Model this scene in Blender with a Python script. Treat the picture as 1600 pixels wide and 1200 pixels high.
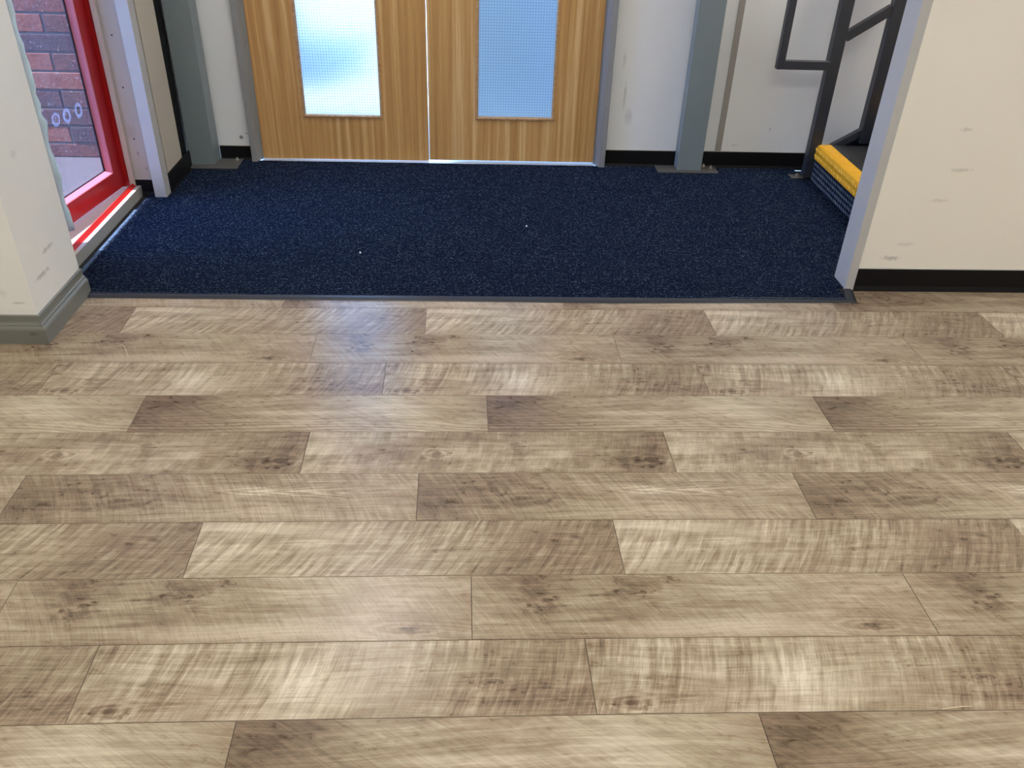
import bpy, bmesh, math, random
from mathutils import Matrix, Vector
random.seed(7)
S = bpy.context.scene
for o in list(bpy.data.objects): bpy.data.objects.remove(o)

# ---------------------------------------------------------------- camera
YAW, PITCH, ROLL, FPX, CAMH = -0.0597988, 0.5780591, 0.0360844, 1317.32, 1.5
cy, sy, cp, sp = math.cos(YAW), math.sin(YAW), math.cos(PITCH), math.sin(PITCH)
fwd = Vector((-sy * cp, cy * cp, -sp)); rt = Vector((cy, sy, 0)); up = rt.cross(fwd)
cr, sr = math.cos(ROLL), math.sin(ROLL)
r2 = cr * rt + sr * up; u2 = -sr * rt + cr * up
cd = bpy.data.cameras.new('camera'); cam = bpy.data.objects.new('camera', cd)
S.collection.objects.link(cam)
cd.sensor_width = 36; cd.lens = FPX / 1600 * 36; cd.clip_start = .02; cd.clip_end = 200
m = Matrix.Identity(4)
for i in range(3):
    m[i][0] = r2[i]; m[i][1] = u2[i]; m[i][2] = -fwd[i]
m[2][3] = CAMH
cam.matrix_world = m
S.camera = cam

# ---------------------------------------------------------------- world, sun, exposure
SKY, SUN, LAMP = 11.0, 14.0, 21.0
W = bpy.data.worlds.new('sky'); S.world = W; W.use_nodes = True
nt = W.node_tree; nt.nodes.clear()
tc = nt.nodes.new('ShaderNodeTexCoord'); sep = nt.nodes.new('ShaderNodeSeparateXYZ')
rp = nt.nodes.new('ShaderNodeValToRGB'); bg = nt.nodes.new('ShaderNodeBackground'); wo = nt.nodes.new('ShaderNodeOutputWorld')
nt.links.new(tc.outputs['Generated'], sep.inputs[0]); nt.links.new(sep.outputs[2], rp.inputs[0])
rp.color_ramp.elements[0].color = (.36, .60, 1, 1); rp.color_ramp.elements[1].color = (.20, .42, .95, 1)
nt.links.new(rp.outputs[0], bg.inputs[0]); bg.inputs[1].default_value = SKY
nt.links.new(bg.outputs[0], wo.inputs[0])
sd = bpy.data.lights.new('sun', 'SUN'); sd.energy = SUN; sd.angle = math.radians(.55); sd.color = (1, .95, .88)
so = bpy.data.objects.new('sun', sd); S.collection.objects.link(so)
so.rotation_euler = Vector((.6, .15, -1)).to_track_quat('-Z', 'Y').to_euler()
so.location = (-3, -2, 6)
vs = S.view_settings
vs.view_transform = 'Standard'; vs.look = 'None'; vs.gamma = 1; vs.use_curve_mapping = False; vs.exposure = 0.42

# ---------------------------------------------------------------- helpers
def box(bm, x0, y0, z0, x1, y1, z1, bev=0):
    r = bmesh.ops.create_cube(bm, size=1)
    bmesh.ops.transform(bm, matrix=Matrix.Translation(((x0+x1)/2, (y0+y1)/2, (z0+z1)/2)) @ Matrix.Diagonal((abs(x1-x0), abs(y1-y0), abs(z1-z0), 1)), verts=r['verts'])
    if bev:
        es = list({e for v in r['verts'] for e in v.link_edges})
        bmesh.ops.bevel(bm, geom=es, offset=bev, segments=2, affect='EDGES', profile=.5)
def prism(bm, prof, axis, a, b):
    """closed profile (list of 2-tuples) extruded along an axis from a to b"""
    def P(p, t):
        if axis == 0: return (t, p[0], p[1])
        if axis == 1: return (p[0], t, p[1])
        return (p[0], p[1], t)
    A = [bm.verts.new(P(p, a)) for p in prof]; B = [bm.verts.new(P(p, b)) for p in prof]
    n = len(prof)
    bm.faces.new(A); bm.faces.new(B[::-1])
    for i in range(n): bm.faces.new((A[i], B[i], B[(i+1) % n], A[(i+1) % n]))
def hexa(bm, q0, q1):
    """solid between two quads"""
    A = [bm.verts.new(p) for p in q0]; B = [bm.verts.new(p) for p in q1]
    bm.faces.new(A); bm.faces.new(B[::-1])
    for i in range(4): bm.faces.new((A[i], B[i], B[(i+1) % 4], A[(i+1) % 4]))
def cyl(bm, c, r, h, axis=2, seg=12, r2=None):
    res = bmesh.ops.create_cone(bm, segments=seg, radius1=r, radius2=r if r2 is None else r2, depth=h, cap_ends=True)
    R = Matrix.Identity(4)
    if axis == 0: R = Matrix.Rotation(math.pi/2, 4, 'Y')
    if axis == 1: R = Matrix.Rotation(math.pi/2, 4, 'X')
    bmesh.ops.transform(bm, matrix=Matrix.Translation(c) @ R, verts=res['verts'])
def tube(bm, pts, rad, seg=6):
    rings = []
    for i, p in enumerate(pts):
        p = Vector(p); a = Vector(pts[max(i-1, 0)]); b = Vector(pts[min(i+1, len(pts)-1)])
        d = (b-a).normalized(); s = d.cross(Vector((0.13, .21, 1)) if abs(d.z) < .9 else Vector((1, 0, 0))).normalized(); t = d.cross(s)
        r = rad[i] if isinstance(rad, (list, tuple)) else rad
        rings.append([bm.verts.new(p + r*(math.cos(2*math.pi*k/seg)*s + math.sin(2*math.pi*k/seg)*t)) for k in range(seg)])
    for A, B in zip(rings, rings[1:]):
        for k in range(seg): bm.faces.new((A[k], A[(k+1) % seg], B[(k+1) % seg], B[k]))
    bm.faces.new(rings[0][::-1]); bm.faces.new(rings[-1])
ORG = {}
def obj(name, bm, mat, parent=None, org=None, smooth=False):
    bmesh.ops.recalc_face_normals(bm, faces=bm.faces)
    if parent is not None: org = ORG[parent.name]
    elif org is None:
        xs = [v.co for v in bm.verts]
        org = Vector(((min(c.x for c in xs)+max(c.x for c in xs))/2, (min(c.y for c in xs)+max(c.y for c in xs))/2, min(c.z for c in xs)))
    org = Vector(org)
    bmesh.ops.translate(bm, vec=-org, verts=bm.verts)
    me = bpy.data.meshes.new(name); bm.to_mesh(me); bm.free(); me.materials.append(mat)
    if smooth:
        for p in me.polygons: p.use_smooth = True
    o = bpy.data.objects.new(name, me); S.collection.objects.link(o)
    if parent is not None: o.parent = parent
    else: o.location = org
    ORG[o.name] = org
    return o
def thing(name, loc, label, cat, group=None, kind=None):
    o = bpy.data.objects.new(name, None); S.collection.objects.link(o); o.location = loc
    ORG[o.name] = Vector(loc); tag(o, label, cat, group, kind); o.empty_display_size = .1
    return o
def tag(o, label=None, cat=None, group=None, kind=None):
    if label: o['label'] = label
    if cat: o['category'] = cat
    if group: o['group'] = group
    if kind: o['kind'] = kind
    return o
def B(*a, **k):
    bm = bmesh.new(); box(bm, *a, **k); return bm

# ---------------------------------------------------------------- node helpers
class G:
    def __init__(s, name):
        s.m = bpy.data.materials.new(name); s.m.use_nodes = True; s.t = s.m.node_tree; s.t.nodes.clear()
        s.o = s.t.nodes.new('ShaderNodeOutputMaterial'); s.b = s.t.nodes.new('ShaderNodeBsdfPrincipled')
        s.t.links.new(s.b.outputs[0], s.o.inputs[0])
    def set(s, inp, v):
        if isinstance(v, bpy.types.NodeSocket): s.t.links.new(v, inp)
        elif isinstance(v, (tuple, list)) and len(v) == 3 and inp.type == 'RGBA': inp.default_value = (*v, 1)
        else: inp.default_value = v
    def M(s, op, a, b=0.0, c=0.0, clamp=False):
        n = s.t.nodes.new('ShaderNodeMath'); n.operation = op; n.use_clamp = clamp
        s.set(n.inputs[0], a); s.set(n.inputs[1], b); s.set(n.inputs[2], c); return n.outputs[0]
    def add(s, a, b): return s.M('ADD', a, b)
    def sub(s, a, b): return s.M('SUBTRACT', a, b)
    def mul(s, a, b): return s.M('MULTIPLY', a, b)
    def vec(s, x, y, z=0.0):
        n = s.t.nodes.new('ShaderNodeCombineXYZ')
        s.set(n.inputs[0], x); s.set(n.inputs[1], y); s.set(n.inputs[2], z); return n.outputs[0]
    def pos(s):
        n = s.t.nodes.new('ShaderNodeNewGeometry'); q = s.t.nodes.new('ShaderNodeSeparateXYZ')
        s.t.links.new(n.outputs['Position'], q.inputs[0]); return q.outputs[0], q.outputs[1], q.outputs[2]
    def noise(s, v, scale=1.0, detail=3.0, rough=.55, dist=0.0):
        n = s.t.nodes.new('ShaderNodeTexNoise'); s.set(n.inputs['Vector'], v)
        n.inputs['Scale'].default_value = scale; n.inputs['Detail'].default_value = detail
        n.inputs['Roughness'].default_value = rough; n.inputs['Distortion'].default_value = dist
        return n.outputs[0]
    def ramp(s, f, stops, interp='LINEAR'):
        n = s.t.nodes.new('ShaderNodeValToRGB'); s.set(n.inputs[0], f); e = n.color_ramp.elements; n.color_ramp.interpolation = interp
        while len(e) < len(stops): e.new(.5)
        for el, (p, c) in zip(e, stops):
            el.position = p; el.color = (c, c, c, 1) if isinstance(c, (int, float)) else (*c, 1)
        return n.outputs[0]
    def mix(s, f, a, b, mode='MIX'):
        n = s.t.nodes.new('ShaderNodeMix'); n.data_type = 'RGBA'; n.blend_type = mode
        s.set(n.inputs[0], f); s.set(n.inputs[6], a); s.set(n.inputs[7], b); return n.outputs[2]
    def sstep(s, x, a, b):
        n = s.t.nodes.new('ShaderNodeMapRange'); n.interpolation_type = 'SMOOTHSTEP'
        s.set(n.inputs[0], x); n.inputs[1].default_value = a; n.inputs[2].default_value = b; return n.outputs[0]
    def blob(s, a, b, ca, cb, ra, rb, wob=None):
        """soft ellipse mask in the surface's own coordinates"""
        da = s.mul(s.sub(a, ca), 1/ra); db = s.mul(s.sub(b, cb), 1/rb)
        d = s.M('SQRT', s.add(s.mul(da, da), s.mul(db, db)))
        if wob is not None: d = s.add(d, wob)
        return s.sstep(d, 1.0, .25)
    def bump(s, h, strength, dist=.002):
        n = s.t.nodes.new('ShaderNodeBump'); n.inputs['Strength'].default_value = strength; n.inputs['Distance'].default_value = dist
        s.set(n.inputs['Height'], h); s.t.links.new(n.outputs[0], s.b.inputs['Normal'])
    def out(s, col=None, rough=None, metal=None, spec=None):
        if col is not None: s.set(s.b.inputs['Base Color'], col)
        if rough is not None: s.set(s.b.inputs['Roughness'], rough)
        if metal is not None: s.set(s.b.inputs['Metallic'], metal)
        if spec is not None: s.b.inputs['Specular IOR Level'].default_value = spec
        return s.m

def paint(name, col, rough=.5, var=.06, scale=6, metal=0, scuffs=(), bumpy=.05, spec=.5, fine=None):
    """painted or coated surface: slight tone variation, fine relief, own scuff marks"""
    g = G(name); x, y, z = g.pos(); v = g.vec(x, y, z)
    n = g.noise(v, scale, 4); f = g.noise(v, scale*25, 3)
    k = g.add(1 - var/2, g.mul(n, var))
    c = g.mix(1.0, col, g.vec(k, k, k), 'MULTIPLY')
    for (ax, a, b, ra, rb, amt) in scuffs:
        p = {'x': (x, z), 'y': (y, z)}[ax]
        wob = g.mul(g.sub(g.noise(v, 90, 3), .5), 1.6)
        c = g.mix(g.mul(g.blob(p[0], p[1], a, b, ra, rb, wob), amt), c, (.08, .07, .065))
    g.bump(f, bumpy, .001)
    return g.out(c, g.add(rough - .04, g.mul(n, .08)), metal, spec)

# ---------------------------------------------------------------- materials
cream = paint('cream_wall_paint', (.87, .83, .745), .6, .06, 2.5, scuffs=(
    ('x', 1.66, .14, .05, .012, .35), ('x', 1.83, .50, .06, .010, .2), ('x', 2.1, .55, .05, .012, .3), ('x', 1.78, .38, .05, .01, .15),
    ('x', 1.7, .2, .05, .012, .12), ('x', 1.80, .65, .03, .01, .2)))
pillar_m = paint('pillar_paint', (.88, .88, .84), .55, .07, 3, scuffs=(
    ('y', 2.66, .20, .07, .012, .35), ('y', 2.74, .26, .06, .010, .3), ('x', -1.5, .145, .03, .007, .25), ('x', -1.54, .18, .02, .02, .1), ('y', 2.7, .6, .03, .02, .12)))
white_w = paint('white_wall_paint', (.80, .82, .83), .6, .05, 3, scuffs=(
    ('x', -1.20, .125, .014, .012, .8), ('x', -1.17, .145, .02, .005, .4), ('x', .80, .38, .01, .08, .25), ('x', .83, .27, .03, .05, .2), ('x', .78, .55, .01, .06, .2),
    ('x', 1.60, .22, .006, .015, .4), ('x', 1.42, .13, .02, .01, .15)))
lobby_w = paint('lobby_side_paint', (.55, .505, .43), .6, .06, 3, scuffs=(('x', -1.545, .20, .006, .016, .6), ('x', -1.52, .13, .008, .01, .4), ('x', -1.555, .30, .03, .05, .12)))
black_sk = paint('black_skirting_vinyl', (.005, .005, .006), .5, .2, 8, spec=.22)
grey_sk = paint('grey_green_gloss_paint', (.19, .195, .17), .35, .12, 8, scuffs=(('x', -1.47, .04, .02, .012, .5),))
skirt_line = paint('skirting_bead', (.62, .62, .58), .5)
greyframe = paint('grey_frame_paint', (.27, .275, .28), .38, .08, 5)
steel = paint('blue_grey_post_paint', (.20, .245, .262), .38, .18, 5, scuffs=(('x', 1.18, .52, .03, .004, 0.0),))
plate = paint('worn_steel_plate', (.13, .125, .12), .45, .6, 30, metal=.3)
bolt_m = paint('bright_bolt', (.6, .58, .5), .35, .2, 30, metal=.8)
silver = paint('satin_edge_trim', (.50, .50, .49), .36, .05, 6, metal=.0)
greytrim = paint('grey_cover_strip', (.33, .31, .29), .5, .05)
red = paint('red_gloss_paint', (.36, .016, .022), .33, .01, 12, bumpy=0)
redframe = paint('red_frame_paint', (.46, .012, .010), .33, .01, 12, bumpy=0)
gasket = paint('black_rubber', (.012, .01, .02), .5)
sill_m = paint('grey_sill_paint', (.36, .36, .33), .45, .15, 20)
sill_top = paint('pale_sill_paint', (.55, .50, .47), .5, .2, 20)
foam = paint('pale_sealant', (.62, .83, .95), .55, .2, 40, bumpy=.4)
railm = paint('dark_blue_grey_metal', (.028, .033, .045), .33, .3, 6)
yellow = paint('yellow_grip_paint', (.86, .44, .02), .5, .15, 25)
tread_m = paint('dark_tread_plate', (.045, .047, .052), .35, .3, 15, metal=.3)
riser_m = paint('navy_chequer_plate', (.007, .016, .034), .36, .3, 15)
yel2 = paint('yellow_pattern_paint', (.95, .55, .05), .45, .15, 25)
worn_m = paint('worn_pattern_paint', (.12, .17, .24), .35, .3, 15, metal=.3)
alu = paint('aluminium_threshold', (.7, .72, .75), .3, .1, 20, metal=.6)
ceil_m = paint('ceiling_paint', (.78, .77, .74), .8)
hall_w = paint('hall_wall_paint', (.70, .66, .57), .65, .05)
conc = paint('outdoor_concrete', (.36, .36, .36), .8, .25, 5)
shade_w = paint('tint_wall_blue', (.42, .62, .84), .8, .1, 3)  # blue of the added outdoor wall, set to tint the right door glass
mortar = paint('mortar', (.085, .078, .080), .9, .4, 40)
edge_m = paint('charcoal_edge_strip', (.026, .030, .040), .42, .2, 12)
straw_m = paint('straw', (.75, .66, .45), .6)
hole_m = paint('dark_hole', (.01, .009, .008), .8)
fluff_m = paint('pale_fluff', (.75, .78, .8), .8)

def lamp_mat(name, col, st):
    g = G(name); g.b.inputs['Emission Color'].default_value = (*col, 1); g.b.inputs['Emission Strength'].default_value = st
    return g.out((.8, .8, .8), .5)
diff_m = lamp_mat('lit_diffuser', (1, .975, .94), LAMP)

# veneer of the two leaves
def veneer(seed):
    g = G('oak_veneer'); x, y, z = g.pos(); sx = g.add(x, seed)
    wv = g.mul(g.sub(g.noise(g.vec(g.mul(sx, 3), 0, g.mul(z, 1.2)), 1, 2), .5), .02)
    xx = g.add(sx, wv)
    a = g.noise(g.vec(g.mul(xx, 34), seed, g.mul(z, .7)), 1, 2, .5)
    b = g.noise(g.vec(g.mul(xx, 110), seed, g.mul(z, 1.4)), 1, 3, .6)
    c = g.noise(g.vec(g.mul(xx, 500), seed, g.mul(z, 12)), 1, 2, .6)
    t = g.add(g.add(g.mul(a, .75), g.mul(b, .25)), g.mul(g.sub(c, .5), .22))
    col = g.ramp(t, [(.32, (.40, .200, .065)), (.46, (.52, .290, .100)), (.54, (.58, .345, .130)), (.66, (.72, .50, .245))])
    g.bump(c, .08, .0006)
    return g.out(col, .38, 0, .4)
ven = veneer(3.1); ven2 = veneer(17.7)
g = G('oak_bead'); x, y, z = g.pos(); n = g.noise(g.vec(g.mul(x, 60), g.mul(y, 60), g.mul(z, 60)), 1, 4)
bead_m = g.out(g.ramp(n, [(.3, (.40, .23, .10)), (.7, (.58, .38, .20))]), .35)

# obscured wired glass: a slab that scatters what stands behind it
g = G('obscured_glass'); g.b.inputs['Transmission Weight'].default_value = 1; g.b.inputs['IOR'].default_value = 1.25
x, y, z = g.pos(); g.bump(g.noise(g.vec(x, y, z), 160, 2), .25, .001)
frost = g.out((.37, .41, .43), .30)
# clear door glass: straight-through with a surface reflection
g = G('clear_glass'); tr = g.t.nodes.new('ShaderNodeBsdfTransparent'); gl = g.t.nodes.new('ShaderNodeBsdfGlossy'); fr = g.t.nodes.new('ShaderNodeLayerWeight'); mx = g.t.nodes.new('ShaderNodeMixShader')
tr.inputs[0].default_value = (.86, .86, .94, 1); gl.inputs['Roughness'].default_value = .02; fr.inputs[0].default_value = .5
g.t.links.new(g.add(.03, g.mul(g.M('POWER', fr.outputs[1], 5), .8)), mx.inputs[0]); g.t.links.new(tr.outputs[0], mx.inputs[1]); g.t.links.new(gl.outputs[0], mx.inputs[2]); g.t.links.new(mx.outputs[0], g.o.inputs[0])
clear = g.m
wire_m = paint('wire', (.16, .20, .24), .5)
g = G('pale_mark'); tr = g.t.nodes.new('ShaderNodeBsdfTransparent'); df = g.t.nodes.new('ShaderNodeBsdfTranslucent'); mx = g.t.nodes.new('ShaderNodeMixShader')
df.inputs[0].default_value = (.85, .85, .95, 1); mx.inputs[0].default_value = .16
g.t.links.new(tr.outputs[0], mx.inputs[1]); g.t.links.new(df.outputs[0], mx.inputs[2]); g.t.links.new(mx.outputs[0], g.o.inputs[0])
mark_m = g.m

# ribbed mat fibre
g = G('navy_mat_fibre'); x, y, z = g.pos()
f1 = g.noise(g.vec(g.mul(x, 120), g.mul(y, 260), 0), 1, 2, .6, .8)
f2 = g.noise(g.vec(g.mul(x, 60), g.mul(y, 150), 3), 1, 3, .7, .6)
f3 = g.noise(g.vec(g.mul(x, 2.2), g.mul(y, 3.5), 5), 1, 3)
fl = g.sstep(g.add(g.mul(f1, .75), g.mul(f2, .25)), .50, .64)
base = g.mix(f3, (.002, .006, .024), (.005, .012, .036))
c = g.mix(g.mul(fl, .9), base, (.085, .125, .185))
spk = g.sstep(g.noise(g.vec(g.mul(x, 420), g.mul(y, 420), 9), 1, 1), .70, .78)
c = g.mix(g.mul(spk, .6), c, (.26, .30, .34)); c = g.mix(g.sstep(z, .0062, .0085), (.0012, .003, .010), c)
g.bump(g.add(f1, f2), .9, .004)
mat_m = g.out(c, .95, 0, .1)

# brick
shade_gnd = paint('shaded_ground', (.065, .062, .072), .8, .3, 8)  # shade on the ground outside the red door is put into this dark colour
g = G('brick_face'); x, y, z = g.pos(); oi = g.t.nodes.new('ShaderNodeObjectInfo')
n = g.noise(g.vec(x, y, z), 14, 5, .65); n2 = g.noise(g.vec(x, y, z), 60, 3)
c1 = g.ramp(g.add(g.mul(oi.outputs['Random'], .55), g.mul(n, .6)), [(.25, (.060, .043, .050)), (.5, (.095, .048, .046)), (.75, (.17, .060, .046)), (.95, (.19, .098, .078))])
c2 = g.mix(g.sstep(n2, .6, .75), c1, (.26, .22, .22))
g.bump(g.add(n, n2), .6, .004); brick_m = g.out(c2, .85)

# plank decor: six prints of one floor, each described in its own plank coordinates (u along, v across, metres)
PL, PW = 1.0615, 0.19447
PR = [
 dict(tone=[(0, .66), (.3, .60), (.55, .50), (.8, .40), (1, .36)], saw=.50, tilt=.55, sfreq=62, knots=[(.80, .78, .012, .006, .6), (.85, .60, .010, .006, .5), (.90, .66, .014, .006, .5), (.24, .60, .05, .003, .5), (.58, .44, .05, .004, .4)], lights=[(.27, .58, .05, .014, .35), (.12, .85, .16, .02, .25)], cath=None, flow=0),
 dict(tone=[(0, .50), (.14, .38), (.3, .44), (.45, .52), (.75, .56), (1, .50)], saw=.16, tilt=-.6, sfreq=90, knots=[(.86, .17, .040, .012, .75), (.14, .72, .03, .05, .45), (.17, .50, .035, .02, .5), (.38, .86, .07, .03, .4), (.33, .66, .06, .014, .35)], lights=[(.55, .14, .35, .02, .28), (.62, .7, .1, .03, .15)], cath=(.40, .50, .35), flow=.2),
 dict(tone=[(0, .52), (.15, .54), (.45, .60), (.6, .54), (.8, .40), (1, .38)], saw=.48, tilt=.30, sfreq=58, knots=[(.075, .14, .024, .014, .85), (.80, .42, .016, .007, .8), (.66, .58, .006, .004, .8), (.84, .36, .07, .014, .35)], lights=[(.45, .35, .10, .05, .30), (.40, .55, .08, .04, .2)], cath=(.13, .30, .30), flow=.1),
 dict(tone=[(0, .24), (.12, .30), (.26, .46), (.5, .52), (.75, .60), (.95, .56), (1, .5)], saw=.20, tilt=-1.5, sfreq=60, knots=[(.31, .20, .006, .004, .8), (.10, .5, .12, .05, .15)], lights=[(.5, .5, .25, .012, .25), (.72, .62, .14, .03, .22), (.35, .30, .2, .006, .25)], cath=None, flow=1.0),
 dict(tone=[(0, .62), (.08, .56), (.3, .48), (.6, .52), (.8, .42), (.93, .34), (1, .36)], saw=.34, tilt=.25, sfreq=30, knots=[(.36, .46, .022, .016, .75), (.94, .30, .030, .022, .75), (.86, .30, .06, .03, .45), (.58, .64, .02, .02, .45), (.22, .5, .03, .01, .35)], lights=[(.69, .44, .05, .025, .4), (.05, .6, .05, .04, .2)], cath=(.80, .40, .3), flow=.1),
 dict(tone=[(0, .34), (.2, .36), (.32, .40), (.5, .48), (.8, .50), (1, .50)], saw=.26, tilt=-.45, sfreq=95, knots=[(.32, .66, .014, .004, .8), (.335, .40, .008, .006, .7), (.22, .7, .10, .02, .35), (.28, .35, .12, .02, .3)], lights=[(.58, .62, .05, .02, .3), (.70, .60, .14, .02, .25), (.6, .12, .3, .02, .15)], cath=(.68, .60, 1.0), flow=.2),
]
def plank_mat(i, p):
    g = G('plank_print'); un = g.t.nodes.new('ShaderNodeUVMap'); un.uv_map = 'UVMap'; q = g.t.nodes.new('ShaderNodeSeparateXYZ')
    g.t.links.new(un.outputs[0], q.inputs[0]); u, v = q.outputs[0], q.outputs[1]
    sd = i*7.3
    U = g.mul(u, 1/PL); V = g.mul(v, 1/PW)
    bend = g.mul(g.sub(g.noise(g.vec(g.mul(u, 2.2), g.mul(v, 7), sd), 1, 2), .5), .05)
    vb = g.add(v, bend)
    if p['flow']:
        # long curved grain sweeping up along the lower edge
        vb = g.add(vb, g.mul(g.M('SINE', g.add(g.mul(u, 5.0), 1.2)), .018*p['flow']))
    fine = g.noise(g.vec(g.mul(u, 6), g.mul(vb, 230), sd), 1, 4, .65)
    mid = g.noise(g.vec(g.mul(u, 3.2), g.mul(vb, 55), sd+2), 1, 4, .6)
    cloud = g.noise(g.vec(g.mul(u, 5), g.mul(vb, 17), sd+4), 1, 3, .55)
    mott = g.noise(g.vec(g.mul(u, 34), g.mul(v, 60), sd+6), 1, 4, .65)
    # saw marks: strokes across the board, bowed like a blade's arc
    bow = g.mul(g.mul(g.sub(v, .08), g.sub(v, .08)), .7)
    uu = g.add(g.sub(u, g.mul(v, p['tilt'])), bow)
    s1 = g.noise(g.vec(g.mul(uu, p['sfreq']), g.mul(v, 7), sd+9), 1, 3, .6, .25)
    s2 = g.noise(g.vec(g.mul(uu, p['sfreq']*4.2), g.mul(v, 14), sd+11), 1, 2, .6, .1)
    smk = g.sstep(g.noise(g.vec(g.mul(u, 4.5), g.mul(v, 10), sd+13), 1, 2), .28, .62)
    saw = g.mul(g.add(g.mul(g.sub(s1, .5), 1.5), g.mul(g.sub(s2, .5), .55)), g.mul(g.add(.25, smk), p['saw']*1.25))
    t = g.ramp(U, [(a, b) for a, b in p['tone']], 'EASE')
    t = g.add(t, g.mul(g.sub(fine, .5), .62)); t = g.add(t, g.mul(g.sub(mid, .5), .46)); t = g.add(t, g.mul(g.sub(cloud, .5), .55))
    t = g.add(t, g.mul(g.sub(mott, .5), .30)); ht = g.noise(g.vec(g.mul(uu, 330), g.mul(v, 24), sd+15), 1, 3, .7); t = g.add(t, g.mul(g.sub(ht, .5), .42)); t = g.add(t, saw)
    if p['flow'] > .5:
        ln = g.M('SINE', g.mul(g.add(vb, g.mul(u, .03)), 420)); low = g.sstep(V, .42, .12)
        t = g.add(t, g.mul(g.mul(ln, low), .13))
    wob = g.mul(g.sub(mott, .5), 2.6)
    for (ku, kv, ru, rv, am) in p['knots']:
        t = g.sub(t, g.mul(g.blob(u, v, ku*PL, kv*PW, ru*1.4, rv*1.5, wob), am*.36))
        if am > .7 and ru > .012:
            da = g.mul(g.sub(u, ku*PL), 1/ru); db = g.mul(g.sub(v, kv*PW), 1.3/rv); d = g.M('SQRT', g.add(g.mul(da, da), g.mul(db, db)))
            rg = g.mul(g.M('SINE', g.add(g.mul(d, 5.5), g.mul(mott, 6))), g.sstep(d, 3.6, .8)); t = g.add(t, g.mul(rg, .10))
    for (ku, kv, ru, rv, am) in p['lights']:
        t = g.add(t, g.mul(g.blob(u, v, ku*PL, kv*PW, ru*1.3, rv*1.5, g.mul(wob, .7)), am*.6))
    if p['cath']:
        cu, cv, am = p['cath']
        db = g.sub(vb, cv*PW); par = g.add(g.mul(g.sub(u, cu*PL), 26), g.mul(g.mul(db, db), -9000 if i != 2 else 5200))
        par = g.add(par, g.mul(mid, 9)); ln = g.M('SINE', g.mul(par, 2.4))
        env = g.blob(u, v, cu*PL, cv*PW, .30 if i == 5 else .20, .085); t = g.add(t, g.mul(g.mul(ln, env), .17*am))
    col = g.ramp(t, [(.08, (.105, .072, .044)), (.28, (.208, .152, .102)), (.45, (.308, .242, .162)), (.60, (.402, .336, .240)), (.80, (.545, .480, .364)), (1, (.70, .64, .52))])
    hue = g.noise(g.vec(g.mul(u, 3), g.mul(v, 6), sd+20), 1, 2)
    col = g.mix(g.sstep(hue, .35, .65), g.mix(1.0, col, (1.03, .985, .98), 'MULTIPLY'), g.mix(1.0, col, (1.0, .99, .955), 'MULTIPLY'))
    g.bump(g.add(g.mul(fine, .6), g.mul(s1, .4)), .10, .0008)
    return g.out(col, g.add(.23, g.mul(mott, .12)), 0, .5)
plank_ms = [plank_mat(i, p) for i, p in enumerate(PR)]
lob_m = paint('dark_subfloor', (.012, .012, .014), .7)
bead_r = paint('red_bead_lit_pink', (.62, .20, .27), .35, .06, 12, bumpy=0)  # pink of sun and sky light put into the red bead's colour
sub_m = paint('floor_base_brown', (.10, .072, .048), .6, .3, 20)  # dark brown floor base, visible in the gaps between boards

# ================================================================ SETTING
CZ = 2.75
# hall floor with its boards ------------------------------------------------
floor = tag(obj('floor', B(-3.3, -4.2, -.06, 4.2, 2.9, -.0022), sub_m, org=(0, 0, 0)), 'light brown wood-effect board floor running up to the dark mat', 'floor', kind='structure')
tag(obj('floor', B(-1.5785, 2.9, -.06, 4.2, 4.447, -.0022), lob_m), 'lobby floor lying under the dark mat', 'floor', kind='structure')
Y0 = 2.80941
XS = [-1.2118, -.5309, -1.335, -1.0018, -.4715, -1.2023, -.6858, -1.0618, -.8097, -.4754]
def warp(x, y):
    cx_ = max(-1.7, min(2.3, x)); cy_ = max(.8, min(2.85, y))
    dy = .00472 - .00202*cx_ - .00537*cx_*cx_ - .00121*cy_ + .00196*cx_*cy_ + .00146*cx_*cx_*cy_
    dx = .00563*cx_*cx_ - .00352*cy_*cx_ - .00283*cx_*cx_*cy_ + .0047*cx_**3 - .01405*(cy_ - 1.8)
    return x + dx, y + dy
def plank(x0, k, typ):
    """one board: row k counts towards the viewer from the mat, left end at x0"""
    g_ = .0009
    a, b = x0 + g_, x0 + PL - g_
    yt, yb = Y0 - k*PW - g_, Y0 - (k+1)*PW + g_
    ca, cb = max(a, -3.28), min(b, 4.15)
    if cb - ca < .03: return
    n = 5; bm = bmesh.new(); uv = bm.loops.layers.uv.new('UVMap'); top = []; bot = []
    for i in range(n):
        X = ca + (cb - ca)*i/(n-1)
        for (Y, L_) in ((yb, 0), (yt, 1)):
            wx, wy = warp(X, Y)
            if wy > 2.9985: wy = 2.9985
            tz = random.uniform(0, .00015)
            top.append((bm.verts.new((wx, wy, tz)), X - x0, Y - (Y0 - (k+1)*PW))); bot.append(bm.verts.new((wx, wy, -.0021)))
    def F(vs, uvs=None):
        f = bm.faces.new(vs)
        for l in f.loops:
            for (vv, uu_, ww) in top:
                if vv is l.vert: l[uv].uv = (uu_, ww)
        return f
    for i in range(n-1):
        F((top[2*i][0], top[2*i+2][0], top[2*i+3][0], top[2*i+1][0]))
        F((bot[2*i], bot[2*i+2], top[2*i+2][0], top[2*i][0])); F((top[2*i+1][0], top[2*i+3][0], bot[2*i+3], bot[2*i+1]))
    F((bot[0], top[0][0], top[1][0], bot[1])); F((bot[-1], top[-1][0], top[-2][0], bot[-2]))
    obj('plank', bm, plank_ms[typ], floor)
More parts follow.
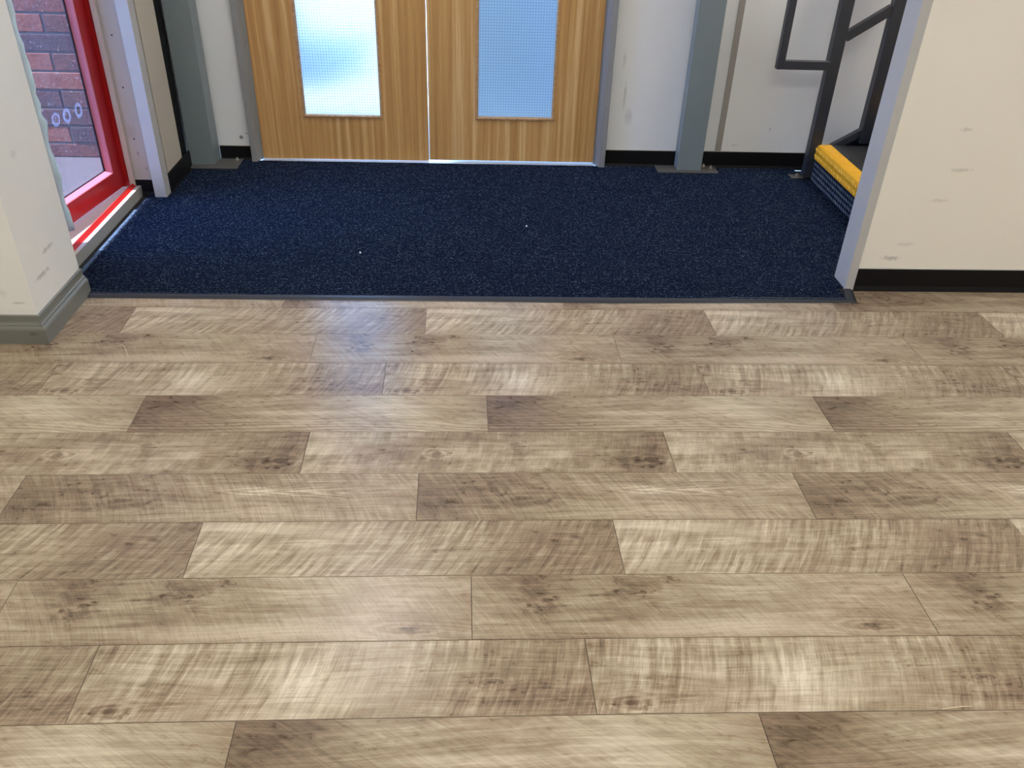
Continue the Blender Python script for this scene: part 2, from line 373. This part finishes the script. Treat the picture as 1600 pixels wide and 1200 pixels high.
for k in range(-1, 17):
    kk = k
    x0 = XS[k] if 0 <= k < 10 else (XS[k-6] + .5465 if k >= 10 and k < 16 else (XS[5] - .5465 if k == -1 else XS[4]))
    i = math.floor((-3.3 - x0)/PL)
    while x0 + i*PL < 4.1:
        plank(x0 + i*PL, k, k % 6); i += 1

# walls ---------------------------------------------------------------------
def wall(name, bm, mt, label): return tag(obj(name, bm, mt), label, 'wall', kind='structure')
bm = bmesh.new(); yb0, yb1 = 4.46, 4.62
box(bm, -1.70, yb0, 0, -1.135, yb1, CZ); box(bm, .705, yb0, 0, 4.2, yb1, CZ); box(bm, -1.135, yb0, 2.06, .705, yb1, CZ)
wall('wall_back', bm, white_w, 'white painted wall around the wooden double doors')
wall('wall_right', B(1.541, 3.0, 0, 4.2, 3.105, CZ), cream, 'cream painted wall with black skirting at right of the mat')
bm = bmesh.new(); box(bm, -1.75, 2.555, 0, -1.45, 2.915, CZ); box(bm, -3.3, 2.555, 0, -1.75, 2.66, CZ)
wall('wall_left', bm, pillar_m, 'off-white wall corner with grey skirting at the left of the floor')
bm = bmesh.new(); box(bm, -1.70, 3.985, 0, -1.442, 4.215, CZ); box(bm, -1.70, 3.93, 0, -1.582, 3.985, CZ); box(bm, -1.582, 3.935, 0, -1.488, 3.985, CZ); box(bm, -1.70, 4.215, 0, -1.50, 4.46, CZ)
box(bm, -1.582, 3.93, 2.2, -1.49, 3.985, CZ)
wl = wall('wall_side', bm, lobby_w, 'short pinkish-cream wall return between the red door and the pale edge post')
for (hx, hz) in ((-1.548, .27), (-1.548, .50), (-1.548, .72), (-1.532, .93)):
    bm = bmesh.new(); cyl(bm, (hx, 3.9345, hz), .0035, .002, 1, 10); obj('screw_hole', bm, hole_m, wl)
wall('wall_side_panel', B(-1.50, 4.216, 0, -1.452, 4.325, CZ), black_sk, 'black upright strip behind the left steel post')
bm = bmesh.new(); box(bm, -1.75, 2.915, 2.15, -1.60, 3.93, CZ); box(bm, -1.75, 2.915, 0, -1.69, 3.13, 2.15)
wall('wall_side_lintel', bm, lobby_w, 'wall over the red glazed door')
# rest of the hall, out of the picture
wall('wall_far_left', B(-3.42, -4.2, 0, -3.3, 2.66, CZ), hall_w, 'cream hall wall outside the picture at left')
wall('wall_far_right', B(4.2, -4.2, 0, 4.32, 4.62, CZ), hall_w, 'cream hall wall outside the picture at right')
wall('wall_rear', B(-3.42, -4.32, 0, 4.32, -4.2, CZ), hall_w, 'cream hall wall behind the viewer')
bm = B(-3.42, -4.32, CZ, 4.32, 2.66, CZ + .1); box(bm, -1.75, 2.66, CZ, 4.32, 2.916, CZ + .1); box(bm, -1.75, 2.916, CZ, 4.32, 4.62, CZ + .1)
tag(obj('ceiling', bm, ceil_m), 'white ceiling above the hall and lobby', 'ceiling', kind='structure')

# skirtings -----------------------------------------------------------------
def skirt_black(name, x0, x1, yf, h, label, lead=True):
    t = thing(name, ((x0+x1)/2, yf, 0), label, 'skirting', kind='structure')
    bm = bmesh.new(); prism(bm, [(yf, 0), (yf, h-.002), (yf-.004, h-.002), (yf-.006, h-.006), (yf-.006, .02), (yf-.012, .006), (yf-.014, 0)], 0, x0, x1); obj('skirting_strip', bm, black_sk, t)
    if lead: obj('edge_bead', B(x0, yf-.003, h-.002, x1, yf, h+.0015), skirt_line, t)
    return t
skirt_black('baseboard_back_left', -1.318, -1.152, 4.46, .082, 'black skirting between the left steel post and the door frame')
skirt_black('baseboard_back_middle', .7215, 1.103, 4.46, .094, 'black skirting between the door frame and the right steel post', )
skirt_black('baseboard_back_right', 1.103, 4.19, 4.46, .096, 'black skirting from the right steel post to behind the stairs')
skirt_black('baseboard_right', 1.541, 4.19, 3.0, .096, 'black skirting along the cream wall at right')
skirt_black('baseboard_side_return', -1.582, -1.490, 3.935, .080, 'short black skirting beside the red door frame')
t = thing('baseboard_side', (-1.442, 4.1, 0), 'dark skirting running back to the left steel post', 'skirting', kind='structure')
bm = bmesh.new(); prism(bm, [(-1.442, 0), (-1.442, .095), (-1.438, .095), (-1.435, .09), (-1.435, .02), (-1.43, 0)], 1, 3.957, 4.323)
obj('skirting_strip', bm, black_sk, t)
# moulded grey skirting round the wall corner
t = thing('baseboard_left', (-1.45, 2.555, 0), 'moulded grey-green painted skirting round the left wall corner', 'skirting', kind='structure')
prof = [(0, 0), (.022, 0), (.022, .052), (.020, .058), (.015, .064), (.0135, .070), (.010, .074), (.008, .080), (.008, .099), (.006, .101), (0, .101)]
def sweep(bm, path, prof):
    rows = []
    for (px, py, nx, ny) in path: rows.append([bm.verts.new((px + nx*d, py + ny*d, z)) for d, z in prof])
    for A, Bq in zip(rows, rows[1:]):
        for i in range(len(prof)): bm.faces.new((A[i], Bq[i], Bq[(i+1) % len(prof)], A[(i+1) % len(prof)]))
    bm.faces.new(rows[0]); bm.faces.new(rows[-1][::-1])
bm = bmesh.new(); sweep(bm, [(-3.3, 2.555, 0, -1), (-1.45, 2.555, 1, -1), (-1.45, 2.915, 1, 0)], prof)
obj('moulding', bm, grey_sk, t)

# vertical edge pieces ------------------------------------------------------
t = thing('trim_1', (1.522, 3.05, 0), 'tall pale metal edge capping the right wall end beside the mat', 'edge trim', kind='structure')
bm = bmesh.new(); box(bm, 1.505, 2.993, .001, 1.5405, 3.108, CZ, bev=.0012); obj('edge_cap', bm, silver, t)
bm = bmesh.new(); cyl(bm, (1.5045, 3.03, .035), .004, .003, 0); obj('screw', bm, bolt_m, t)
t = thing('trim_2', (-1.462, 3.92, 0), 'pale upright edge post on the wall end beside the red door', 'edge trim', kind='structure')
obj('edge_cap', B(-1.489, 3.888, .001, -1.436, 3.956, CZ, bev=.0012), silver, t)
tag(obj('trim_3', B(1.321, 4.453, .097, 1.351, 4.46, CZ), greytrim), 'narrow grey cover strip on the white wall right of the steel post', 'cover strip', kind='structure')

# mat -----------------------------------------------------------------------
mat = thing('entrance_mat', (.1, 3.6, 0), 'ribbed dark navy entrance mat with flecks of grey, in front of the doors', 'mat')
bm = bmesh.new()
# outline of the carpet by y: left edge x, right edge x
def lx(y): return (-1.430 + (2.925-y)*0) if y < 2.925 else (-1.528 if y < 3.925 else -1.492 if y < 3.96 else -1.428)
def rx(y): return 1.478 if y < 3.0 else (1.504 if y < 3.108 else (1.807 if y < 4.285 else 1.767))
pitch = .0135; y = 2.893; rows = []
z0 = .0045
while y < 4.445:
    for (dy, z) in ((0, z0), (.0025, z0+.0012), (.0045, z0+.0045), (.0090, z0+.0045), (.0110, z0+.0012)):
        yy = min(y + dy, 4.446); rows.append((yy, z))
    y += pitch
prev = None
for (yy, z) in rows:
    NX = 60; a, b = lx(yy), rx(yy)
    r = [bm.verts.new((a + (b-a)*i/NX, yy, z + random.uniform(-.0006, .0006))) for i in range(NX+1)]
    if prev:
        for i in range(NX): bm.faces.new((prev[i], prev[i+1], r[i+1], r[i]))
    prev = r
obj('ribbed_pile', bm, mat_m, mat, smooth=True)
bm = bmesh.new(); box(bm, -1.528, 2.93, .0002, 1.50, 4.445, .0043); box(bm, 1.50, 3.11, .0002, 1.766, 4.445, .0043); obj('backing', bm, hole_m, mat)
# loose cut fibres along the threshold side
bm = bmesh.new(); yy = 3.04
while yy < 3.72:
    w_ = random.uniform(.002, .005); l_ = random.uniform(.010, .018)
    box(bm, -1.531, yy, .004, -1.531 + l_, yy + w_, .0105 + random.uniform(0, .002)); yy += w_ + random.uniform(.001, .004)
g = G('frayed_fibre'); frm = g.out((.10, .17, .28), .9)
o = obj('cut_edge', bm, frm, mat); o['kind'] = 'stuff'
# front edging strip with a mitred right-hand return
bm = bmesh.new()
yf = [(-1.428, 2.872), (.16, 2.866), (.55, 2.862), (1.517, 2.884)]
pr = []
for (X, Y) in yf:
    pr.append([bm.verts.new(p) for p in ((X, Y, .0003), (X, Y + .006, .0032), (X, Y + .012, .0075), (X, Y + .034, .0085), (X, Y + .036, .0003))])
for A, Bq in zip(pr, pr[1:]):
    for i in range(5): bm.faces.new((A[i], Bq[i], Bq[(i+1) % 5], A[(i+1) % 5]))
bm.faces.new(pr[0]); bm.faces.new(pr[-1][::-1])
for v in pr[-1][1:]: v.co.x -= (v.co.y - 2.884)
obj('edge_strip', bm, edge_m, mat)
bm = bmesh.new(); hexa(bm, [(1.517, 2.884, .0003), (1.483, 2.9185, .0003), (1.483, 2.9185, .0085), (1.505, 2.896, .0075)], [(1.5405, 2.992, .0003), (1.503, 2.992, .0003), (1.503, 2.992, .0085), (1.528, 2.992, .0075)])
obj('edge_strip', bm, edge_m, mat)

# ================================================================ BACK DOUBLE DOORS
def door_leaf(name, x0, x1, gx0, gx1, gz0, zb, mt, label):
    t = thing(name, ((x0+x1)/2, 4.49, 0), label, 'door', kind='structure')
    ya, yb_ = 4.470, 4.514; zt = 2.0; gz1 = 1.78; e = .008
    bm = bmesh.new()
    box(bm, x0, ya, zb, gx0-e, yb_, zt); box(bm, gx1+e, ya, zb, x1, yb_, zt); box(bm, gx0-e, ya, zb, gx1+e, yb_, gz0-e); box(bm, gx0-e, ya, gz1+e, gx1+e, yb_, zt)
    obj('door_panel', bm, mt, t)
    bw = .014   # bead: mitred, proud of the face, sloping in to the glass
    O = (gx0-bw, gz0-bw, gx1+bw, gz1+bw); I = (gx0, gz0, gx1, gz1)
    oc = [(O[0], O[1]), (O[2], O[1]), (O[2], O[3]), (O[0], O[3])]; ic = [(I[0], I[1]), (I[2], I[1]), (I[2], I[3]), (I[0], I[3])]
    for s in range(4):
        bm = bmesh.new(); q = []
        for c in (s, (s+1) % 4):
            a, b = oc[c], ic[c]; md = (a[0]*.35+b[0]*.65, a[1]*.35+b[1]*.65)
            q.append([(a[0], ya-.0003, a[1]), (a[0], ya-.007, a[1]), (md[0], ya-.009, md[1]), (b[0], ya-.001, b[1]), (b[0], ya+.013, b[1])])
        A = [bm.verts.new(p) for p in q[0]]; Bv = [bm.verts.new(p) for p in q[1]]
        bm.faces.new(A); bm.faces.new(Bv[::-1])
        for i in range(5): bm.faces.new((A[i], Bv[i], Bv[(i+1) % 5], A[(i+1) % 5]))
        obj('glazing_bead', bm, bead_m, t)
    p = obj('glass_pane', B(gx0-.007, ya+.015, gz0-.007, gx1+.007, ya+.021, gz1+.007), frost, t)
    bm = bmesh.new(); st = .0137; r = .00045; xx = gx0 + .006
    while xx < gx1: box(bm, xx-r, ya+.0135, gz0, xx+r, ya+.0143, gz1); xx += st
    zz = gz0 + .008
    while zz < gz1: box(bm, gx0, ya+.0135, zz-r, gx1, ya+.0143, zz+r); zz += st
    w_ = obj('wire_mesh', bm, wire_m, t); w_['kind'] = 'stuff'
    return t
door_leaf('door_1', -1.100, -.2232, -.855, -.471, .248, .0125, ven, 'left leaf of the wooden double doors, its wired glass glowing white')
door_leaf('door_2', -.2192, .6630, .040, .424, .252, .0185, ven2, 'right leaf of the wooden double doors, its wired glass plain blue')
t = thing('trim_4', (-.22, 4.44, 0), 'grey painted frame round the wooden double doors', 'door frame', kind='structure')
def jamb(sgn, xd, xo):
    # stepped section, xd = door edge side, xo = outer edge
    d = xo - xd
    return [(xd, 4.54), (xd, 4.462), (xd + d*.16, 4.462), (xd + d*.16, 4.452), (xd + d*.26, 4.446), (xd + d*.32, 4.434), (xd + d*.40, 4.430), (xd + d*.46, 4.421), (xo - d*.04, 4.419), (xo, 4.424), (xo, 4.4595), (xd + d*.7, 4.4595), (xd+d*.6, 4.54)]
bm = bmesh.new(); prism(bm, jamb(-1, -1.1025, -1.1515), 2, .009, 2.0); obj('frame_jamb', bm, greyframe, t)
bm = bmesh.new(); prism(bm, jamb(1, .6655, .7210), 2, .009, 2.0); obj('frame_jamb', bm, greyframe, t)
obj('frame_head', B(-1.1515, 4.419, 2.003, .721, 4.4595, 2.055), greyframe, t)
tag(obj('trim_5', B(-1.1025, 4.447, .0003, .6655, 4.500, .0062), alu), 'thin bright metal threshold strip under the wooden doors', 'threshold', kind='structure')

# ================================================================ RED DOOR (left)
t = thing('trim_6', (-1.64, 3.93, 0), 'red frame of the glazed side door with its cream edge strip', 'door frame', kind='structure')
bm = bmesh.new(); prism(bm, [(-1.6995, 3.921), (-1.636, 3.921), (-1.636, 3.929), (-1.616, 3.929), (-1.609, 3.9255), (-1.6065, 3.9255), (-1.6065, 3.9295), (-1.6995, 3.9295)], 2, .045, 2.15); obj('frame_jamb', bm, redframe, t)
obj('edge_strip', B(-1.6065, 3.918, .045, -1.5835, 3.9295, 2.15, bev=.001), paint('cream_strip', (.62, .54, .47), .5), t)
obj('frame_jamb', B(-1.69, 3.13, .045, -1.612, 3.205, 2.15), redframe, t)
obj('frame_head', B(-1.69, 3.205, 2.09, -1.607, 3.92, 2.15), redframe, t)
bm = bmesh.new(); pts = []; rd = []
z = .12
while z < 2.1:
    pts.append((-1.603 + random.uniform(-.003, .003), 3.232 + random.uniform(-.004, .004), z)); rd.append(.017 + random.uniform(-.005, .006)); z += .035
tube(bm, pts, rd, 8); obj('sealant_bead', bm, foam, t, smooth=True)['label'] = 'lumpy pale blue-white sealant'
t = thing('trim_7', (-1.6, 3.55, 0), 'stepped door sill with red ridge and pale grey face beside the mat', 'door sill', kind='structure')
obj('sill_board', B(-1.578, 2.935, 0, -1.560, 3.929, .050), sill_m, t)['label'] = 'grey front board'
obj('sill_cap', B(-1.5785, 2.935, .0501, -1.5615, 3.917, .0515), sill_top, t)
bm = bmesh.new(); prism(bm, [(-1.5785, .0), (-1.5785, .050), (-1.588, .058), (-1.594, .064), (-1.600, .058), (-1.610, .053), (-1.612, .045), (-1.612, 0)], 1, 2.935, 3.92); obj('water_bar', bm, redframe, t)['label'] = 'red painted ridge'
obj('outer_sill', B(-1.78, 2.935, -.02, -1.612, 3.93, .036), sill_top, t)
# leaf, hinged at the far jamb, standing slightly open outwards
LH = Vector((-1.632, 3.916, 0))
leaf = thing('door_3', (0, 0, 0), 'red framed glazed outer door standing slightly ajar', 'door', kind='structure')
def leafobj(n, bm, mt): return obj(n, bm, mt, leaf)
LW = .80; st = .070; rb0, rb1 = .053, .1375; dT = -.045
bm = bmesh.new(); box(bm, dT, -st, rb0, 0, 0, 2.06, bev=.001); leafobj('hinge_stile', bm, red)
bm = bmesh.new(); box(bm, dT, -LW, rb0, 0, -LW+st, 2.06, bev=.001); leafobj('lock_stile', bm, red)
bm = bmesh.new(); box(bm, dT, -LW+st, rb0, 0, -st, rb1); leafobj('bottom_rail', bm, red)
bm = bmesh.new(); box(bm, dT, -LW+st, 1.97, 0, -st, 2.06); leafobj('top_rail', bm, red)
a0, a1 = -LW+st, -st; bd = .032; bh = .012
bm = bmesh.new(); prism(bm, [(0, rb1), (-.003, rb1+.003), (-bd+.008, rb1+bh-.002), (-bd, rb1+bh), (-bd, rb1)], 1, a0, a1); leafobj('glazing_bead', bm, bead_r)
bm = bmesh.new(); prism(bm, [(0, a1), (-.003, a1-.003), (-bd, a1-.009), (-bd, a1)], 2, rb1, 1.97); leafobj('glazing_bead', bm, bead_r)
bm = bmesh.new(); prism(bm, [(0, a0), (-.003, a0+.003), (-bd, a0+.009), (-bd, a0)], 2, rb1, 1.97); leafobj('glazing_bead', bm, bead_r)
bm = bmesh.new(); box(bm, -bd-.003, a1-.018, rb1+bh, -bd+.001, a1-.008, 1.97); box(bm, -bd-.003, a0+.02, rb1+bh-.001, -bd+.001, a1-.02, rb1+bh+.003); leafobj('rubber_seal', bm, gasket)
leafobj('glass_pane', B(-bd-.010, a0, rb1, -bd-.004, a1, 1.97), clear)
# three pale ring marks on the glass
def ring(cy_, cz_, ry, rz, w):
    bm = bmesh.new(); n = 28
    o_ = []; i_ = []
    for k in range(n):
        a = 2*math.pi*k/n
        o_.append(bm.verts.new((-bd-.0035, cy_ + ry*math.cos(a), cz_ + rz*math.sin(a)))); i_.append(bm.verts.new((-bd-.0035, cy_ + (ry-w)*math.cos(a), cz_ + (rz-w)*math.sin(a))))
    for k in range(n): bm.faces.new((o_[k], o_[(k+1) % n], i_[(k+1) % n], i_[k]))
    leafobj('ring_mark', bm, mark_m)
RINGS = [(-.338, .454, .030, .027, .010), (-.338, .450, .012, .014, .004), (-.256, .447, .029, .030, .014), (-.163, .446, .028, .031, .013)]
for r_ in RINGS: ring(*r_)
leaf.location = LH; leaf.rotation_euler.z = -math.radians(7.5)

# ================================================================ STEEL POSTS
def post(x0, x1, y0, y1, px0, px1, py0, py1, label, grp, bolts):
    t = thing('steel_post', ((x0+x1)/2, (y0+y1)/2, 0), label, 'post', grp)
    obj('shaft', B(x0, y0, .0172, x1, y1, CZ, bev=.003), steel, t)
    bm = bmesh.new(); box(bm, px0, py0, .0105, px1, py1, .017, bev=.001); obj('base_plate', bm, plate, t)
    for (bx_, by_) in bolts:
        bm = bmesh.new(); cyl(bm, (bx_, by_, .0215), .009, .009, 2, 6); cyl(bm, (bx_, by_, .029), .004, .008, 2, 8); obj('bolt', bm, bolt_m, t)
    return t
post(-1.445, -1.318, 4.328, 4.442, -1.440, -1.200, 4.290, 4.440, 'grey steel post standing left of the double doors, nearest the red door', 'steel posts', [(-1.225, 4.41)])
post(1.103, 1.234, 4.366, 4.445, .998, 1.325, 4.343, 4.4445, 'grey steel post standing right of the double doors, before the stairs', 'steel posts', [(1.262, 4.43), (1.295, 4.405)])

# ================================================================ STAIRS
def lozenges(bm, origin, du, dv, nn, nu, nv, pu, pv, L=.020, Wd=.0055, h=.0016):
    o_ = Vector(origin); du = Vector(du); dv = Vector(dv); nn = Vector(nn)
    for i in range(nu):
        for j in range(nv):
            c = o_ + du*(pu*(i + .5)) + dv*(pv*(j + .5)); a = du if (i + j) % 2 else dv; b = dv if (i + j) % 2 else du
            a, b = (a + b).normalized(), (a - b).normalized()
            vs_ = [c + a*L/2, c + b*Wd/2, c - a*L/2, c - b*Wd/2]; q = [bm.verts.new(p + nn*.0001) for p in vs_]
            e1 = bm.verts.new(c + a*L*.3 + nn*h); e2 = bm.verts.new(c - a*L*.3 + nn*h)
            bm.faces.new((q[0], q[1], e1)); bm.faces.new((q[0], e1, q[3])); bm.faces.new((q[1], q[2], e2)); bm.faces.new((q[1], e2, e1)); bm.faces.new((q[3], e1, e2)); bm.faces.new((q[3], e2, q[2]))
stair = thing('staircase', (2.2, 3.7, 0), 'dark chequer-plate staircase with yellow step nosing behind the right wall end', 'stairs')
X0, RISE, GO, ya, yb_ = 1.8085, .190, .300, 3.112, 4.290
for s in range(5):
    xa = X0 + s*GO; za = s*RISE; zt = za + RISE
    bm = bmesh.new(); box(bm, xa, ya, za + (.0005 if s == 0 else 0), xa+.006, yb_, zt-.06)
    rs = obj('riser', bm, riser_m, stair); bm = bmesh.new()
    lozenges(bm, (xa, ya, za+.005), (0, 1, 0), (0, 0, 1), (-1, 0, 0), 44, 5, .0266, .026, L=.024, Wd=.0050, h=.0025)
    pt = obj('raised_pattern', bm, worn_m, rs); pt['kind'] = 'stuff'
    bm = bmesh.new(); box(bm, xa+.069, ya, zt-.006, xa+GO+.006, yb_, zt-.001)
    lozenges(bm, (xa+.072, ya, zt-.001), (1, 0, 0), (0, 1, 0), (0, 0, 1), 6, 40, .03, .029)
    obj('tread', bm, tread_m, stair)
    bm = bmesh.new(); prism(bm, [(xa-.001, zt-.072), (xa-.004, zt-.072), (xa-.004, zt-.016), (xa+.001, zt-.005), (xa+.012, zt+.001), (xa+.069, zt+.001), (xa+.069, zt-.007), (xa+.01, zt-.01)], 1, ya, yb_)
    ns = obj('nosing', bm, yellow, stair); ns['label'] = 'yellow studded step edge'; bm = bmesh.new()
    lozenges(bm, (xa-.004, ya, zt-.070), (0, 1, 0), (0, 0, 1), (-1, 0, 0), 40, 2, .0297, .032, L=.026, Wd=.008, h=.004)
    lozenges(bm, (xa+.012, ya, zt+.001), (1, 0, 0), (0, 1, 0), (0, 0, 1), 2, 40, .028, .0297, L=.026, Wd=.008, h=.0035)
    obj('raised_pattern', bm, yel2, ns)['kind'] = 'stuff'
bm = bmesh.new(); hexa(bm, [(1.831, 4.343, .0005), (3.3, 4.343, .0005), (3.3, 4.343, 1.04), (1.831, 4.343, .11)], [(1.831, 4.351, .0005), (3.3, 4.351, .0005), (3.3, 4.351, 1.04), (1.831, 4.351, .11)])
obj('stringer', bm, riser_m, stair)

rail = thing('stair_railing', (1.8, 4.3, 0), 'dark square-tube stair railing with a closed loop end beside the wall', 'railing')
def bar(bm, p, q, w, d):
    """square tube between p and q, w wide in the plane of the railing, d deep in y"""
    p, q = Vector(p), Vector(q); dr = (q-p).normalized(); n = Vector((0, 1, 0)); s = dr.cross(n).normalized()
    A = [p + s*w/2 - n*d/2, p - s*w/2 - n*d/2, p - s*w/2 + n*d/2, p + s*w/2 + n*d/2]; hexa(bm, A, [v + (q-p) for v in A])
YR = 4.328
bm = bmesh.new(); box(bm, 1.769, 4.292, .013, 1.829, 4.342, 1.12, bev=.003); obj('newel_post', bm, railm, rail)
bm = bmesh.new(); box(bm, 1.705, 4.285, .0105, 1.7685, 4.345, .0135); obj('base_plate', bm, plate, rail)
bm = bmesh.new(); cyl(bm, (1.745, 4.325, .018), .008, .010, 2, 6); obj('bolt', bm, bolt_m, rail)
bm = bmesh.new(); box(bm, 2.025, 4.292, .20, 2.085, 4.342, 1.3, bev=.003); obj('upright', bm, railm, rail)
LB = .590
bm = bmesh.new(); box(bm, 1.503, 4.262, LB-.022, 1.5385, 4.300, 1.05, bev=.002); obj('loop_bar', bm, railm, rail)
bm = bmesh.new(); box(bm, 1.5385, 4.262, LB-.022, 1.7685, 4.300, LB+.018, bev=.002); obj('loop_bar', bm, railm, rail)
bm = bmesh.new(); box(bm, 1.503, 4.262, 1.05, 1.829, 4.300, 1.09, bev=.002); obj('loop_bar', bm, railm, rail)
bm = bmesh.new(); bar(bm, (1.829, 4.317, .715), (2.028, 4.317, .848), .042, .036); obj('sloping_rail', bm, railm, rail)
bm = bmesh.new(); bar(bm, (1.835, 4.317, 1.10), (2.9, 4.317, 1.80), .045, .045); obj('sloping_rail', bm, railm, rail)
bm = bmesh.new(); bar(bm, (1.80, 4.317, .112), (2.08, 4.317, .285), .034, .034); obj('sloping_rail', bm, railm, rail)

# ================================================================ SMALL THINGS
bm = bmesh.new(); tube(bm, [(.985, 1.061, .0016), (1.005, 1.064, .0018), (1.03, 1.066, .002), (1.052, 1.0665, .0016)], [.0008, .0011, .0011, .0006], 6)
tag(obj('straw', bm, straw_m, smooth=True), 'short pale straw lying on the boards in the bottom right corner', 'straw')
bm = bmesh.new(); tube(bm, [(-1.205, 2.535, .001), (-1.19, 2.533, .0012), (-1.172, 2.518, .0012), (-1.157, 2.488, .0012), (-1.137, 2.452, .001)], .0009, 6)
tag(obj('fibre', bm, straw_m, smooth=True), 'thin curved fibre on the boards near the grey skirting corner', 'fibre')
bm = bmesh.new(); bmesh.ops.create_icosphere(bm, subdivisions=2, radius=.0028); bmesh.ops.scale(bm, vec=(1, .8, .6), verts=bm.verts); bmesh.ops.translate(bm, vec=(-.197, 2.494, .0018), verts=bm.verts)
tag(obj('crumb', bm, hole_m, smooth=True), 'tiny dark crumb on the floor in the bright reflection before the mat', 'crumb')
for (X, Y, lb) in ((.255, 3.588, 'tiny white fluff on the mat, right of its middle'), (-.46, 3.28, 'tiny white fluff on the mat, left of its middle')):
    bm = bmesh.new(); bmesh.ops.create_icosphere(bm, subdivisions=2, radius=.004)
    for v in bm.verts: v.co *= random.uniform(.7, 1.3)
    bmesh.ops.translate(bm, vec=(X, Y, .0115), verts=bm.verts); tag(obj('fluff', bm, fluff_m), lb, 'fluff', 'fluff on the mat')

# ================================================================ LAMPS (unseen ceiling panels: one inferred from floor sheen, the rest added for light)
for i, (X, Y, lb) in enumerate(((-.58, 3.65, 'unseen square ceiling light above the mat, inferred from floor sheen'), (2.75, 3.75, 'added unseen light panel above the stairs'), (-1.5, 1.0, 'added unseen light panel over the boards, left'), (.7, 1.0, 'added unseen light panel over the boards, middle'), (2.8, 1.0, 'added unseen light panel over the boards, right'), (-.55, -1.6, 'added unseen light panel behind the viewer at left'), (1.7, -1.6, 'added unseen light panel behind the viewer at right'))):
    t = thing('unseen_light', (X, Y, CZ-.03), lb, 'ceiling light', 'unseen ceiling lights')
    bm = bmesh.new()
    q = .22 if i == 0 else .29
    for a in ((-q-.02, -q-.02, q+.02, -q), (-q-.02, q, q+.02, q+.02), (-q-.02, -q, -q, q), (q, -q, q+.02, q)): box(bm, X+a[0], Y+a[1], CZ-.035, X+a[2], Y+a[3], CZ-.001)
    obj('unseen_light_frame', bm, ceil_m, t); obj('unseen_light_diffuser', B(X-q+.001, Y-q+.001, CZ-.028, X+q-.001, Y+q-.001, CZ-.012), diff_m, t)

# ================================================================ OUTDOORS
tag(obj('pavement', B(-9, 4.63, -.12, 9, 16, -.02), conc), 'sunlit pale pavement beyond the double doors', 'pavement', kind='structure')
tag(obj('pavement', B(-9, -4.3, -.12, -3.43, 4.62, -.02), shade_gnd), 'ground outside the red door, away from the wall, shade put into its colour', 'pavement', kind='structure')
tag(obj('pavement', B(-1.134, 4.5, -.12, .704, 4.63, -.02), conc), 'bright strip of paving under the wooden doors', 'pavement', kind='structure')
tag(obj('pavement', B(-3.42, 2.92, -.12, -1.701, 4.62, -.021), shade_gnd), 'ground seen through the red door glass, shade put into its dark colour', 'pavement', kind='structure')
tag(obj('sun_blocker', B(-3.16, 2.661, 2.752, -1.751, 5.0, 2.85), conc), 'added unseen slab above the red door that cuts the sun to a strip', 'sun_blocker', kind='structure')  # unseen slab added to limit the sun at the red door
tag(obj('tint_wall', B(-.12, 5.15, -.02, 4.5, 5.3, 3.2), shade_w), 'added unseen wall that tints the right door glass blue', 'wall', kind='structure')  # unseen wall added to turn the right door glass blue
bw = thing('brick_wall', (-2.5, 4.6, 0), 'red and purple brick wall seen through the glazed red door', 'wall', kind='structure')
BY = 4.53; ch = .0915; bl = .262; z = .0 + .055 - ch
obj('mortar_bed', B(-3.4, BY+.004, -.02, -1.7005, BY+.085, 2.30), mortar, bw)
bm = bmesh.new()
for k in range(26):
    q = Vector((-2.15 + random.uniform(-.55, .55), 6.9 + random.uniform(-.7, .7), .45 + random.uniform(-.35, .55)))
    rr = bmesh.ops.create_icosphere(bm, subdivisions=2, radius=random.uniform(.22, .36))
    for v in rr['verts']: v.co *= random.uniform(.85, 1.15)
    bmesh.ops.translate(bm, vec=q, verts=rr['verts'])
tag(obj('tint_shrub', bm, paint('tint_foliage', (.03, .10, .05), .7, .6, 20)), 'added unseen greenery, a blurred tint at the left of the left door glass', 'tint_shrub')  # unseen greenery added to tint the left door glass
r = 0
while z < 2.25:
    off = -2.104 if r % 2 == 1 else -2.104 + bl/2
    x = off - bl*5
    while x < -1.71:
        a = max(x + .005, -3.4); b = min(x + bl - .005, -1.705)
        if b - a > .02:
            j = random.uniform(-.002, .002)
            bm = bmesh.new(); box(bm, a, BY+j, max(z+.005, -.018), b, BY+.05, z + ch - .005, bev=.003); obj('brick', bm, brick_m, bw)
        x += bl
    z += ch; r += 1
